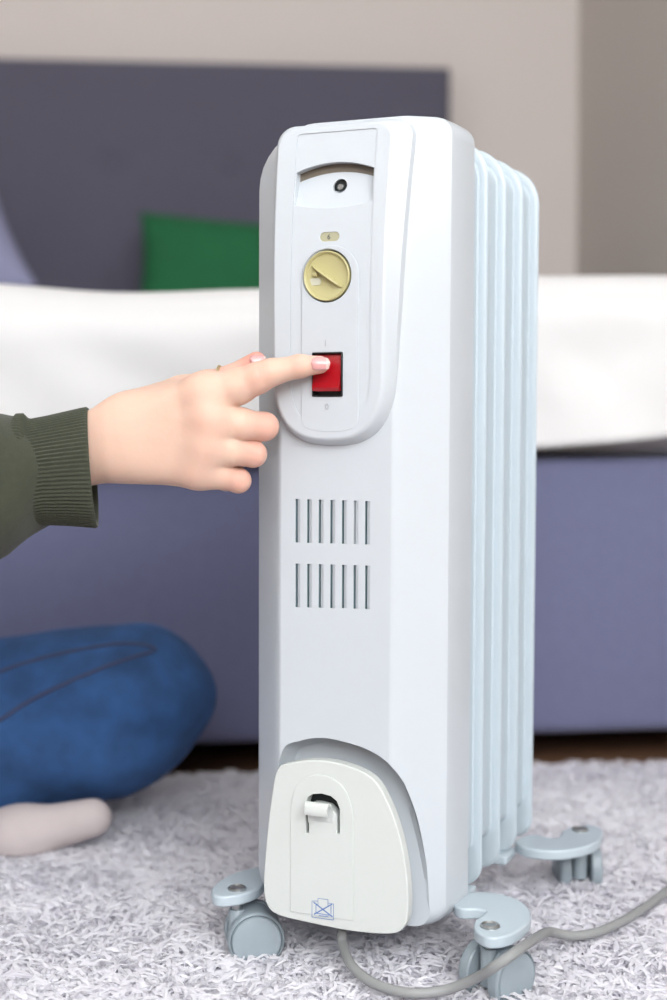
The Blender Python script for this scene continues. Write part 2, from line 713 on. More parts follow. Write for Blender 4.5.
def duvet_pt(a, t):
    # a: unrolled across, t: unrolled from head (0) to foot
    L0 = BL - 0.20
    oy, dy = fold(t - (L0 - RND + 0.012), RND)
    y = -(oy) + RND - 0.025
    if a > 0:
        ox, dx = fold(a - (DX1 - RND), RND)
        x = DX1 - RND + ox
    else:
        ox, dx = fold(-a + (DX0 + RND), RND)
        x = DX0 + RND - ox
    down = max(dx, dy)
    n1 = noise.noise(Vector((a * 2.2, t * 2.0, 3.1)))
    n2 = noise.noise(Vector((a * 6 + t * 2.5, t * 4.0, 8.4)))
    n3 = noise.noise(Vector((a * 9 - t * 9, (a + t) * 2.0, 1.4)))
    z = DTOP - down
    puff = 0.012 * n1 + 0.006 * n2
    bump = 0.010 * math.exp(-((a - 0.36) / 0.20) ** 2) - 0.018 * math.exp(-((a + 0.15) / 0.35) ** 2)
    z += (puff + bump) * max(0.0, 1 - down / 0.2)
    out = 0.010 * n2 + 0.012 * n3 + 0.012 * n1
    if dy > 0.03:
        y -= out * min(1, (dy - 0.03) / 0.08) + 0.008
        z += 0.012 * noise.noise(Vector((a * 3.0, 0.3, 5.0))) * min(1, dy / 0.2) + 0.055 * a * min(1, dy / 0.2)
    if dx > 0.03:
        x += (out + 0.01) * (1 if a > 0 else -1)
    return (x, y, z)


A0, A1 = DX0 - 0.16, DX1 + 0.16
T1 = BL - 0.20 - RND + 0.012 + RND * math.pi / 2 + (DTOP - RND - 0.372)
rows = []
for k in range(nv + 1):
    t = T1 * k / nv
    rows.append([bm.verts.new(duvet_pt(A0 + (A1 - A0) * i / nu, t)) for i in range(nu + 1)])
for k in range(nv):
    for i in range(nu):
        bm.faces.new((rows[k][i], rows[k][i + 1], rows[k + 1][i + 1], rows[k + 1][i]))
bmesh.ops.recalc_face_normals(bm, faces=bm.faces)
if sum(f.normal.z for f in bm.faces) < 0:
    bmesh.ops.reverse_faces(bm, faces=bm.faces)
me = bpy.data.meshes.new('duvet')
bm.to_mesh(me)
bm.free()
shade(me, 180)
duvet = link('duvet', me, M_DUVET)
duvet.location = bed.location
duvet.rotation_euler = (0, 0, BY)
md = duvet.modifiers.new('thick', 'SOLIDIFY')
md.thickness = 0.014
md.offset = -1
tag(duvet, 'white cotton duvet hanging over the foot of the bed', 'duvet')


def pillow(name, a, b, t, m, loc, rot, seedz, label, cat):
    n = 40
    bm = bmesh.new()

    def warp(s):
        return math.sin(s * math.pi / 2)
    sides = []
    for sg in (-1, 1):
        g = []
        for k in range(n + 1):
            row = []
            for i in range(n + 1):
                s, q = warp(-1 + 2 * i / n), warp(-1 + 2 * k / n)
                pr = max(0.0, (1 - s ** 4) * (1 - q ** 4)) ** 0.55
                pin = 1 - 0.07 * (1 - abs(q) ** 2) * s * s, 1 - 0.07 * (1 - abs(s) ** 2) * q * q
                w = noise.noise(Vector((s * 2, q * 2, seedz + sg))) * 0.18 * pr
                row.append(bm.verts.new((a * s * pin[0], sg * t * (pr + w), b * q * pin[1])))
            g.append(row)
        sides.append(g)
        for k in range(n):
            for i in range(n):
                bm.faces.new((g[k][i], g[k][i + 1], g[k + 1][i + 1], g[k + 1][i]))
    bmesh.ops.remove_doubles(bm, verts=bm.verts, dist=1e-5)
    o = link(name, bm_mesh(bm), m, None, 180)
    o.location = loc
    o.rotation_euler = rot
    tag(o, label, cat)
    return o


pc = P(228, 262, 3.40)
pillow('cushion', 0.235, 0.158, 0.075, M_GREEN, (pc.x + 0.02, 3.40, 0.735), (R(-14), R(4), R(5)), 1.0,
       'bright green cushion leaning on the slate headboard', 'cushion')
pillow('pillow', 0.22, 0.18, 0.085, M_LAV, (-0.928, 3.27, 0.792), (R(-20), R(-22), R(5)), 4.0,
       'large lavender grey pillow at the left of the headboard', 'pillow')

# ================================================================== rug
RUGY = R(7)
rug = empty('rug', (0, 1.0, 0), RUGY)
tag(rug, 'pale shaggy rug of long whitish yarn on brown floor', 'rug')
RX0, RX1, RY0, RY1 = -1.15, 0.82, -0.42, 0.655
box('backing', ((RX0 + RX1) / 2, (RY0 + RY1) / 2, 0.003), (RX1 - RX0, RY1 - RY0, 0.006), M_BACK, rug)
N = 170000
x = rng.uniform(RX0, RX1, N)
y = rng.uniform(RY0, RY1, N)
# lay direction wanders in patches
ang = 3.0 * np.sin(x * 13 + 1.3 * np.sin(y * 17)) + 2.2 * np.sin(y * 19 + x * 7) + rng.normal(0, 1.7, N)
Ls = rng.uniform(0.016, 0.032, N)
hs = rng.uniform(0.005, 0.012, N) * (1 + 0.12 * np.sin(x * 31) * np.sin(y * 37))
wd = rng.uniform(0.0010, 0.0018, N)
dx, dy = np.cos(ang), np.sin(ang)
bend = rng.normal(0, 0.5, N)
tone = np.clip(rng.normal(0.6, 0.25, N) + 0.15 * np.sin(x * 9 + 2) * np.sin(y * 11), 0, 1)
prof = [(0.0, 0.0, 0.8), (0.22, 0.75, 1.0), (0.62, 1.0, 1.0), (1.0, 0.72, 0.35)]
vv = np.zeros((N, 8, 3), np.float32)
for k, (fl, fh, fw) in enumerate(prof):
    aa = ang + bend * fl
    cx_ = x + np.cos(aa) * Ls * fl
    cy_ = y + np.sin(aa) * Ls * fl
    cz_ = 0.005 + hs * fh
    tw = wd * fw
    vv[:, 2 * k, 0], vv[:, 2 * k, 1], vv[:, 2 * k, 2] = cx_ - dy * tw, cy_ + dx * tw, cz_ - 0.0004
    vv[:, 2 * k + 1, 0], vv[:, 2 * k + 1, 1], vv[:, 2 * k + 1, 2] = cx_ + dy * tw, cy_ - dx * tw, cz_ + 0.0004
base = np.arange(N, dtype=np.int64)[:, None] * 8
ff = np.concatenate([base + np.array([[2 * k, 2 * k + 1, 2 * k + 3, 2 * k + 2]]) for k in range(3)])
me = np_mesh(vv.reshape(-1, 3), ff, 'pile')
at = me.attributes.new('tone', 'FLOAT', 'POINT')
at.data.foreach_set('value', np.repeat(tone, 8).astype(np.float32))
tag(link('pile', me, M_PILE, rug), kind='stuff')

# ================================================================== oil radiator
YAW = R(23.4)
RC = Vector((0, 1.05, 0))
LEAN = R(0.22)         # the rug lets it stand very slightly out of plumb
rad = empty('oil_radiator', RC, -YAW)
rad.rotation_euler = (0, LEAN, -YAW)
tag(rad, 'white oil filled radiator on casters with red switch and khaki dial', 'heater')
RM = (Matrix.Translation(RC) @ Matrix.Rotation(-YAW, 4, 'Z') @ Matrix.Rotation(LEAN, 4, 'Y')).inverted()


def uv(px, py, v=0.0):
    o_ = RM @ CAM
    d_ = RM.to_3x3() @ ray(px, py)
    p = o_ + d_ * ((v - o_.y) / d_.y)
    return (p.x, p.z)


def uh(px, py, z):
    p = RM @ PZ(px, py, z)
    return (p.x, p.y)


# --- front cover
Z0, Z1 = 0.0485, 0.637
spec = [(0.074, 0.0780, 0.004, 0.024), (0.072, 0.0800, 0.000, 0.026), (0.050, 0.0795, 0.000, 0.026), (0.034, 0.0775, 0.000, 0.026),
        (0.030, 0.0765, 0.000, 0.026), (0.027, 0.0740, 0.000, 0.025), (0.010, 0.0565, 0.000, 0.018), (0.0045, 0.0505, 0.0005, 0.015),
        (0.0018, 0.0470, 0.0020, 0.012), (0.0003, 0.0445, 0.0045, 0.010), (0.0, 0.0425, 0.0070, 0.008)]
rings = []
for v, hw, ins, r in spec:
    rings.append([(a, v, b) for a, b in rrect(hw, Z0 + ins, Z1 - ins, (r * 0.55, min(r * 1.7, hw * 0.62), r, r * 0.6), 8)])


def lean(z):
    return 0.014 * (max(0.0, z - 0.49) / 0.147) ** 2


def bend(me, full=True):
    bm = bmesh.new()
    bm.from_mesh(me)
    for zc in (0.49, 0.505, 0.52, 0.535, 0.55, 0.565, 0.58, 0.595, 0.61, 0.622, 0.63):
        bmesh.ops.bisect_plane(bm, geom=list(bm.verts) + list(bm.edges) + list(bm.faces), plane_co=(0, 0, zc), plane_no=(0, 0, 1), dist=1e-6)
    for v in bm.verts:
        w = 1.0 if full else min(1.0, max(0.0, 1 - v.co.y / 0.032))
        v.co.y += lean(v.co.z) * w
    bm.to_mesh(me)
    bm.free()
    return me


cover_me = bend(bm_mesh(loft(rings)), False)

cutters = []
# cord recess
out_px = [(283, 750), (300, 741), (322, 738), (348, 743), (372, 752), (392, 768), (407, 800), (418, 838), (426, 876), (431, 910), (433, 960), (380, 975), (300, 965), (262, 950), (262, 905), (268, 850), (274, 790)]
rec = catmull([uv(p[0], p[1], 0.0) for p in out_px], 5)
cen = Vector((-0.005, 0.10))


def prism(outline, levels):
    rings_ = []
    for v, s, sh in levels:
        rings_.append([(cen.x + (p[0] - cen.x) * s + sh, v, cen.y + (p[1] - cen.y) * s) for p in outline])
    return loft(rings_)


cutters.append(prism(rec, [(-0.03, 1.01, 0), (0.006, 1.0, 0), (0.014, 0.965, 0), (0.019, 0.92, 0), (0.021, 0.86, 0)]))
# louvre slots: narrow deep gap at the left of each, sloped floor to its right
bm = bmesh.new()
slot_bms = []
for yt, yb in ((499, 542.5), (563.5, 607)):
    for i in range(7):
        px = 295.6 + 11.6 * i
        sk = 0.33 * i
        u0, zt = uv(px, yt + sk, 0)
        _, zb = uv(px, yb + sk, 0)
        prof_ = [(u0, -0.002), (u0, 0.012), (u0 + 0.0009, 0.012), (u0 + 0.0010, 0.0015), (u0 + 0.0040, -0.0001), (u0 + 0.0040, -0.002)]
        slot_bms.append(loft([[(a, b, zb) for a, b in prof_], [(a, b, zt) for a, b in prof_]]))
allb = bmesh.new()
for sb in slot_bms:
    tm = bm_mesh(sb)
    allb.from_mesh(tm)
cutters.append(allb)
cover_me = cut(cover_me, cutters)
# deep faces of the louvre gaps get a grey tone that paints in their shade
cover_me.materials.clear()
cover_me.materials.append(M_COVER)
cover_me.materials.append(M_GAP_SHADE)
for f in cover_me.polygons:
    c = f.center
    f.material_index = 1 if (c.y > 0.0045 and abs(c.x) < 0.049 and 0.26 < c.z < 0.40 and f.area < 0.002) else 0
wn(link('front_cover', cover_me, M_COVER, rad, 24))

# --- control panel
PF = -0.011            # face of the frame


def u_outline(hw_top, hw_bot, zt, zb, rt, rb_z, n=14, cu=0.0):
    """flat top with small corners, rounded bottom"""
    pts = []
    for k in range(7):
        a = R(90 * k / 6)
        pts.append((cu + hw_top - rt + rt * math.cos(a), zt - rt + rt * math.sin(a)))
    for k in range(7):
        a = R(90 + 90 * k / 6)
        pts.append((cu - hw_top + rt + rt * math.cos(a), zt - rt + rt * math.sin(a)))
    for k in range(2 * n + 1):
        a = math.pi + math.pi * k / (2 * n)
        cu_, su_ = math.cos(a), math.sin(a)
        ex = 0.76
        pts.append((cu + hw_bot * math.copysign(abs(cu_) ** ex, cu_), zb + rb_z + rb_z * math.copysign(abs(su_) ** ex, su_)))
    return pts


ZB = uv(340, 441, PF)[1]
ZT = 0.6335
inner_zt = 0.6228
rings = []
for v, g, gt in ((0.004, 0.0040, 0.000), (-0.002, 0.0032, 0.000), (-0.0085, 0.0005, 0.0008), (-0.0103, -0.0009, 0.0024), (PF, -0.0026, 0.0045)):
    rings.append([(a + (0.0075 * min(1.0, max(0.0, (b - 0.41) / 0.16)) if (a > 0.03 and v > -0.004) else 0.0), v, b) for a, b in u_outline(0.0456 + g, 0.0432 + g, ZT - gt, ZB - g, 0.013, 0.050, cu=-0.0018)])
cp_bm = loft(rings)
cp_me = bm_mesh(cp_bm)
# pocket for the centre plate
pk = u_outline(0.0312, 0.0312, inner_zt + 0.0035, ZB + 0.0095, 0.003, 0.040)
pocket = loft([[(0.0 + a, v, b) for a, b in pk] for v in (-0.03, 0.001)])
cp_me = bend(cut(cp_me, [pocket]))
panel = wn(link('control_panel', cp_me, M_COVER, rad, 30))

# centre plate with real openings
CP = -0.0103
sw_c = uv(327.3, 374.5, CP - 0.001)
dl_c = uv(327.0, 276, CP)
ds_c = uv(329.0, 236.5, CP + 0.0015)


def arc_between(pA, pB, sag, n=14):
    pA, pB = Vector(pA), Vector(pB)
    out = []
    for k in range(n + 1):
        t = k / n
        p = pA.lerp(pB, t)
        out.append((p.x, p.y + sag * 4 * t * (1 - t)))
    return out


hl_t, hl_b = uv(296, 171, CP)[1], uv(296, 204, CP)[1]
HUL, HUR = -0.0304, 0.0300
grip = arc_between((HUL, hl_t), (HUR, hl_t), 0.0058) + arc_between((HUR, hl_b), (HUL, hl_b), -0.0035)
disp = rrect(0.0076, ds_c[1] - 0.0033, ds_c[1] + 0.0033, 0.0032, 5, ds_c[0])
DR = 0.0187
circ = [(dl_c[0] + DR * math.cos(R(a)), dl_c[1] + DR * math.sin(R(a))) for a in range(0, 360, 8)]
SHW, SHH = 0.0118, 0.0158
swh = rrect(SHW, sw_c[1] - SHH, sw_c[1] + SHH, 0.0006, 3, sw_c[0])
rim = u_outline(0.0313, 0.0313, inner_zt + 0.0036, ZB + 0.0094, 0.003, 0.0401)
wn(link('centre_plate', bend(plate([rim, grip, disp, circ, swh], CP, 0.0, 0.0003)), M_COVER, panel, 30))
# raised centre strip around dial and switch
st_rim = u_outline(0.0222, 0.0222, dl_c[1] + 0.0215, uv(327, 432, CP)[1], 0.021, 0.010)
st_circ = [(dl_c[0] + (DR + 0.0004) * math.cos(R(a)), dl_c[1] + (DR + 0.0004) * math.sin(R(a))) for a in range(0, 360, 8)]
wn(link('switch_strip', plate([st_rim, st_circ, swh], CP - 0.0009, CP + 0.0002, 0.0004), M_COVER, panel, 30))

# grip recess: scooped floor, deep at the top, with the screw hole
bm = bmesh.new()
nfl = 14
rowsf = []
sc_c = uv(338.5, 185.5, CP + 0.009)
for k in range(9):
    t = k / 8
    row = []
    for i in range(nfl + 1):
        s = i / nfl
        u_ = HUL - 0.001 + (HUR - HUL + 0.002) * s
        zt_ = hl_t - 0.0038 + 0.0058 * 4 * s * (1 - s)
        zb_ = hl_b - 0.0035 * 4 * s * (1 - s) - 0.0008
        row.append(bm.verts.new((u_, CP + 0.0080 - 0.0060 * t ** 1.2, zt_ + (zb_ - zt_) * t)))
    rowsf.append(row)
for k in range(8):
    for i in range(nfl):
        bm.faces.new((rowsf[k][i], rowsf[k + 1][i], rowsf[k + 1][i + 1], rowsf[k][i + 1]))
ex = bmesh.ops.extrude_face_region(bm, geom=list(bm.faces))
bmesh.ops.translate(bm, vec=(0, 0.0022, 0), verts=[g for g in ex['geom'] if isinstance(g, bmesh.types.BMVert)])
fl_me = bm_mesh(bm)
hole = loft([[(sc_c[0] + r_ * math.cos(R(a)), v, sc_c[1] + r_ * math.sin(R(a))) for a in range(0, 360, 15)] for v, r_ in ((-0.03, 0.0054), (0.02, 0.0054))])
fl_me = bend(cut(fl_me, [hole]))
link('grip_recess', fl_me, M_COVER, panel, 35)
band = arc_between((HUL - 0.001, hl_t - 0.006), (HUR + 0.001, hl_t - 0.006), 0.0058) + arc_between((HUR + 0.001, hl_t + 0.002), (HUL - 0.001, hl_t + 0.002), 0.0060)
link('slot_shade', bend(plate([band], CP + 0.0074, CP + 0.0096, 0.0002)), M_BROWN, panel)  # brown band painted in place of the shadowed opening
link('screw_well', bm_mesh(lathe([(0.0, -0.0005), (0.0062, -0.0005), (0.0062, 0.0005)], 20, 'v', (sc_c[0], CP + 0.0105 + lean(sc_c[1]), sc_c[1]))), M_DARK, panel)
bm = lathe([(0.0, -0.0026), (0.0020, -0.0026), (0.0030, -0.0016), (0.0032, 0.0), (0.0032, 0.001)], 20, 'v', (sc_c[0] - 0.0006, CP + 0.0100 + lean(sc_c[1]), sc_c[1] - 0.0003))
link('screw', bm_mesh(bm), M_METAL, panel, 40)
# display
link('display_window', plate([rrect(0.0079, ds_c[1] - 0.0036, ds_c[1] + 0.0036, 0.0034, 5, ds_c[0])], CP + 0.0032, CP + 0.0044, 0.0002), M_KHAKI2, panel)
link('display_digit', text_mesh('6', 0.0052, ds_c[0] - 0.0008, ds_c[1] - 0.0002, CP + 0.0031), M_PRINT_D, panel)
# dial
link('dial_gap', bm_mesh(lathe([(0.0, -0.0002), (DR + 0.0012, -0.0002), (DR + 0.0012, 0.001)], 48, 'v', (dl_c[0], CP + 0.0058, dl_c[1]))), M_BLACK, panel)
RD = DR - 0.0009
bm = lathe([(0.0, 0.0016), (RD * 0.6, 0.0014), (RD - 0.0022, 0.0004), (RD - 0.0014, -0.0014), (RD - 0.0006, -0.0018), (RD, -0.0012), (RD, 0.005)], 56, 'v', (dl_c[0], CP - 0.0002, dl_c[1]))
link('dial', bm_mesh(bm), M_KHAKI, panel, 40)
# grip blade across the dial, running from upper left to lower right
gd = Vector((0.82, -0.57)).normalized()
gn = Vector((-gd.y, gd.x))
rings = []
for k in range(13):
    s = -1 + 2 * k / 12
    c2 = Vector(dl_c) + gd * (s * (RD - 0.0026)) - gn * 0.0005
    hgt = 0.0058 * (1 - abs(s) ** 3.0) + 0.0006
    ring = []
    for w_, h_ in ((-0.0026, 0.0), (-0.0008, 0.55), (-0.0004, 0.92), (0.0002, 1.0), (0.0010, 0.92), (0.0013, 0.5), (0.0016, 0.0)):
        q = c2 + gn * (w_ * (1 - 0.5 * abs(s) ** 2))
        ring.append((q.x, CP + 0.0014 - hgt * h_, q.y))
    rings.append(ring)
link('dial_grip', bm_mesh(loft(rings)), M_KHAKI, panel, 50)
q = Vector(dl_c) - gd * 0.0085 - gn * 0.0042
box('dial_pointer', (q.x, CP + 0.0000, q.y), (0.004, 0.003, 0.0032), M_KHAKI, panel, 0.0009)
q = Vector(dl_c) - gd * 0.006 - gn * 0.0082
link('dial_patch', plate([rrect(0.0044, q.y - 0.0030, q.y + 0.0022, 0.0020, 4, q.x)], CP + 0.0006, CP + 0.0012, 0.0002), M_KHAKI3, panel)  # small pale plate at the lower left of the dial
# rocker switch
bm = bmesh.new()
w = 0.0010
fr = plate([rrect(SHW - 0.0001, sw_c[1] - SHH + 0.0001, sw_c[1] + SHH - 0.0001, 0.0006, 3, sw_c[0]),
            rrect(SHW - w, sw_c[1] - SHH + w, sw_c[1] + SHH - w, 0.0004, 3, sw_c[0])], CP - 0.0020, CP + 0.006, 0.0003)
link('switch_housing', fr, M_BLACK, panel, 40)
box('switch_well', (sw_c[0], CP + 0.0065, sw_c[1]), (2 * SHW, 0.001, 2 * SHH), M_BLACK, panel)
rw, rh = SHW - 0.0013, SHH - 0.0014
sec = [(0.0055, rh), (0.0012, rh), (-0.0004, rh * 0.4), (-0.0024, -rh * 0.35), (-0.0052, -rh * 0.66), (-0.0036, -rh * 0.84), (0.0055, -rh * 0.80)]
rings = [[(sw_c[0] + sx_ * rw, CP + a, sw_c[1] + b) for a, b in sec] for sx_ in (-1, 1)]
bm = loft(rings)
bmesh.ops.bevel(bm, geom=list(bm.edges), offset=0.0005, segments=2, affect='EDGES')
link('rocker', bm_mesh(bm), M_RED, panel, 40)
u_, z_ = uv(325.5, 343.5, CP - 0.0011)
link('on_mark', text_mesh('I', 0.0062, u_, z_, CP - 0.00125), M_PRINT, panel)
u_, z_ = uv(327, 407, CP - 0.0011)
link('off_mark', text_mesh('0', 0.0062, u_, z_, CP - 0.00125), M_PRINT, panel)

# --- cord plate
CV = -0.0065
cp_px = [(277, 770), (290, 763), (315, 760), (345, 765), (373, 779), (390, 808), (401, 842), (407, 878), (408, 910), (404, 927), (390, 934), (350, 931), (305, 922), (278, 915), (267, 905), (263.5, 885), (266, 845), (271, 800)]
cpo = catmull([uv(a, b, CV) for a, b in cp_px], 5)
slot_px = [(306, 833), (306, 803), (308, 797), (313, 794), (322, 793.5), (331, 796), (337, 801), (340, 809), (340, 834), (337, 833.5), (336.5, 815), (333, 811), (328, 806), (318, 803.5), (312, 803), (309.5, 805), (309.2, 833)]
slot = [uv(a, b, CV) for a, b in slot_px]
cplate = wn(link('cord_plate', plate([cpo, slot], CV, 0.003, 0.0010, res=3), M_CREAM, rad, 50))
ir_px = [(290, 930), (290, 815), (293, 793), (301, 781), (315, 775), (331, 778), (344, 789), (351, 806), (353, 826), (353, 931)]
irim = [uv(a, b, CV - 0.001) for a, b in ir_px[:1]] + [tuple(p) for p in catmull([uv(a, b, CV - 0.001) for a, b in ir_px[1:-1]], 5, False)] + [uv(a, b, CV - 0.001) for a, b in ir_px[-1:]]
irim = [(a, max(b, 0.0562)) for a, b in irim]
wn(link('arch_panel', plate([irim, slot], CV - 0.0007, CV + 0.0002, 0.0004), M_CREAM, cplate, 40))
# cord hook curling out of the slot
hu0, hz0 = uv(308.5, 814, CV)
hu1, _ = uv(333.5, 814, CV)
path = [(CV + 0.0006, hz0 - 0.006), (CV - 0.0006, hz0), (CV - 0.0014, hz0 + 0.0050), (CV - 0.0030, hz0 + 0.0085), (CV - 0.0055, hz0 + 0.0100), (CV - 0.0078, hz0 + 0.0085), (CV - 0.0086, hz0 + 0.0050), (CV - 0.0080, hz0 + 0.0020)]
path = [tuple(p) for p in catmull(path, 4, False)]
rings = []
for i, (a, b) in enumerate(path):
    p0, p1 = Vector(path[max(i - 1, 0)]), Vector(path[min(i + 1, len(path) - 1)])
    t = (p1 - p0).normalized()
    nn = Vector((-t.y, t.x)) * 0.0010
    nar = 1 - 0.12 * (i / (len(path) - 1))
    c_, h_ = (hu0 + hu1) / 2, (hu1 - hu0) / 2 * nar
    rings.append([(c_ - h_, a - nn.x, b - nn.y), (c_ + h_, a - nn.x, b - nn.y), (c_ + h_, a + nn.x, b + nn.y), (c_ - h_, a + nn.x, b + nn.y)])
link('cord_hook', bm_mesh(loft(rings)), M_CREAM, cplate, 40)
box('hook_slot_shade', (uv(322, 812, CV)[0], 0.0105, 0.142), (0.046, 0.0148, 0.040), M_DARK, rad, 0.003)  # dark block added to give the slot its shade by colour
box('spool_post', (-0.006, 0.0100, 0.092), (0.060, 0.0155, 0.044), M_COVER, rad, 0.003)


# pictogram: crossed-out cover, thin blue lines
def line_bm(bm, a, b, w, v):
    a, b = Vector(a), Vector(b)
    d = (b - a).normalized()
    n_ = Vector((-d.y, d.x)) * w / 2
    d = d * w / 2
    q = [a - d - n_, b + d - n_, b + d + n_, a - d + n_]
    f0 = [bm.verts.new((p.x, v - 0.0001, p.y)) for p in q]
    f1 = [bm.verts.new((p.x, v + 0.0001, p.y)) for p in q]
    bm.faces.new(f0)
    bm.faces.new(f1[::-1])
    for i in range(4):
        bm.faces.new((f0[i], f1[i], f1[(i + 1) % 4], f0[(i + 1) % 4]))


bm = bmesh.new()
IV = CV - 0.00075


def pic(segs, w):
    for a, b in segs:
        line_bm(bm, uv(*a, IV), uv(*b, IV), w, IV)


pic([((312, 901), (312, 917)), ((312, 917), (333.5, 920)), ((333.5, 920), (333.5, 904)), ((312, 901), (318, 901)), ((333.5, 904), (328, 903)),
     ((318, 898.5), (328, 899.5)), ((318, 898.5), (318, 905)), ((328, 899.5), (328, 906))], 0.00035)
pic([((314, 902.5), (332, 916.5)), ((314.5, 914), (331.5, 904.5))], 0.0009)
pic([((315, 913), (331.5, 915.5)), ((316, 905), (316, 912)), ((331, 906.5), (331, 914)), ((319, 915.5), (328, 916.5))], 0.0005)
link('pictogram', bm_mesh(bm), M_BLUE, cplate)

# --- oil fins: plate with rounded corners and a narrower raised channel in front of it
FZ0, FZ1 = 0.055, 0.636


def ring_rr(v, hw, z0, z1, r):
    return [(a, v, b) for a, b in rrect(hw, z0, z1, (r, r, r * 0.55, r * 0.55), 8)]


def fin_mesh():
    # rim plate, then the narrower and shorter channel standing in front of it
    B = 0.026
    rp = [ring_rr(0.0, 0.0770, FZ0 + 0.003, FZ1 - 0.003, 0.030), ring_rr(-0.0008, 0.0792, FZ0 + 0.0008, FZ1 - 0.0008, 0.032), ring_rr(-0.0022, 0.0800, FZ0, FZ1, 0.032),
          ring_rr(-0.0036, 0.0792, FZ0 + 0.0008, FZ1 - 0.0008, 0.032), ring_rr(-0.0044, 0.0775, FZ0 + 0.0025, FZ1 - 0.0025, 0.030),
          ring_rr(-0.0044, 0.0735, FZ0 + B, FZ1 - 0.011, 0.020), ring_rr(-0.0056, 0.0722, FZ0 + B + 0.001, FZ1 - 0.012, 0.019), ring_rr(-0.036, 0.0722, FZ0 + B + 0.001, FZ1 - 0.012, 0.019),
          ring_rr(-0.038, 0.0705, FZ0 + B + 0.003, FZ1 - 0.014, 0.017)]
    return bm_mesh(loft(rp))


fm = fin_mesh()
fm.materials.append(M_FIN)
shade(fm, 30)
FINS = (0.109, 0.157, 0.205, 0.253)
for v in FINS:
    o = bpy.data.objects.new('fin', fm)
    C.objects.link(o)
    o.parent = rad
    o.location = (0, v, 0)
for z in (0.115, 0.575):
    link('oil_tube', bm_mesh(lathe([(0.0, 0.06), (0.022, 0.06), (0.022, 0.265), (0.016, 0.270), (0.0, 0.270)], 28, 'v', (0, 0, z))), M_FIN, rad, 40)

# --- caster arms and casters
AZ = 0.060
arm_px = [(462, 893), (480, 891), (500, 893), (519, 899), (530, 909), (530, 919), (518, 930), (502, 936), (486, 936), (475, 929), (475, 920), (483, 914), (486, 910), (476, 908), (462, 908), (454, 904), (455, 897)]
arm0 = [tuple(p) for p in catmull([uh(a, b, AZ) for a, b in arm_px], 4)]
scr0 = uh(490, 926, AZ)
box('bracket', (0, 0.095, 0.0515), (0.15, 0.03, 0.008), M_FIN, rad, 0.002)
box('bracket', (0, 0.205, 0.0515), (0.15, 0.03, 0.008), M_FIN, rad, 0.002)


def caster(u, v, heading, off=0.013):
    """twin-wheel hooded caster; heading = local angle of the wheel axle"""
    h = bpy.data.objects.new('caster', None)
    WR = 0.0218
    cz = WR + 0.003
    # housing between the wheels
    prof_ = [(-0.004, 0.0)]
    for k in range(25):
        a = R(-50 + 165 * k / 24)
        prof_.append((WR * 0.97 * math.cos(a), WR * 0.97 * math.sin(a)))
    rings_ = [[(t, off + y_, cz + z_) for y_, z_ in prof_] for t in (-0.0115, -0.010, 0.010, 0.0115)]
    bmh = loft(rings_)
    me_ = bm_mesh(bmh)
    h = link('caster', me_, M_CAST, rad, 40)
    h.location = (u, v, 0)
    h.rotation_euler = (0, 0, heading)
    for sg in (-1, 1):
        pr = [(0.0003, 0.0202), (WR * 0.45, 0.0199), (WR * 0.72, 0.0194), (WR * 0.84, 0.0190), (WR * 0.88, 0.0172), (WR * 0.90, 0.0172), (WR * 0.93, 0.0186), (WR * 0.98, 0.0176), (WR, 0.016), (WR, 0.010), (WR * 0.95, 0.009), (0.0003, 0.009)]
        bw = lathe([(r_, sg * t_) for r_, t_ in pr], 40, 'u', (0, off, cz))
        wh = link('wheel', bm_mesh(bw), M_CAST, h, 35)
        bw = lathe([(WR * 0.885, sg * 0.0168), (WR * 0.885, sg * 0.01745), (WR * 0.915, sg * 0.01745), (WR * 0.915, sg * 0.0168)], 40, 'u', (0, off, cz))
        link('wheel_groove', bm_mesh(bw), M_CAST_D, h)
    link('stem_socket', bm_mesh(lathe([(0.0, 0.018), (0.0066, 0.018), (0.0066, 0.0440), (0.0058, 0.0450), (0.0, 0.0450)], 20, 'z')), M_CAST, h, 40)
    link('stem', bm_mesh(lathe([(0.0, 0.044), (0.0042, 0.044), (0.0042, 0.058), (0.0, 0.058)], 16, 'z')), M_METAL, h, 40)
    return h


for su, sv, head, off in ((1, 1, R(-47 + 23.4), 0.008), (-1, 1, R(-57), 0.013), (1, -1, R(26), 0.010), (-1, -1, R(150), 0.013)):
    VS = 0.290
    du = 0.0 if su > 0 else 0.030
    pts = [(a * su + du, b if sv > 0 else VS - b) for a, b in arm0]
    arm = wn(link('caster_arm', plate([pts], AZ - 0.0085, AZ, 0.0018, axis='z', res=3), M_FIN, rad, 50))
    su_, sv_ = scr0[0] * su + du, scr0[1] if sv > 0 else VS - scr0[1]
    link('screw', bm_mesh(lathe([(0.0, AZ - 0.001), (0.0072, AZ - 0.001), (0.0072, AZ + 0.0012), (0.0060, AZ + 0.0022), (0.0050, AZ + 0.0012), (0.0, AZ + 0.0010)], 24, 'z', (su_, sv_, 0))), M_METAL, arm, 30)
    caster(su_, sv_, head, off)

# --- power cord
cw = [P(342, 925, 1.062), P(343, 945, 1.058), PZ(352, 966, 0.026), PZ(375, 984, 0.022), PZ(410, 993, 0.021), PZ(445, 990, 0.022), P(474, 979, 0.985), P(497, 965, 0.968), P(520, 949, 0.980), P(538, 937, 1.040),
      PZ(550, 932, 0.030), PZ(572, 936, 0.022), PZ(598, 932, 0.021), PZ(625, 920, 0.021), PZ(650, 904, 0.021), PZ(675, 886, 0.021), PZ(720, 862, 0.021), PZ(790, 850, 0.021), PZ(870, 858, 0.020)]
cw = [RM @ p for p in catmull(cw, 8, False)]
link('power_cord', bm_mesh(tube(cw, 0.0037, 12)), M_CORD, rad, 180)

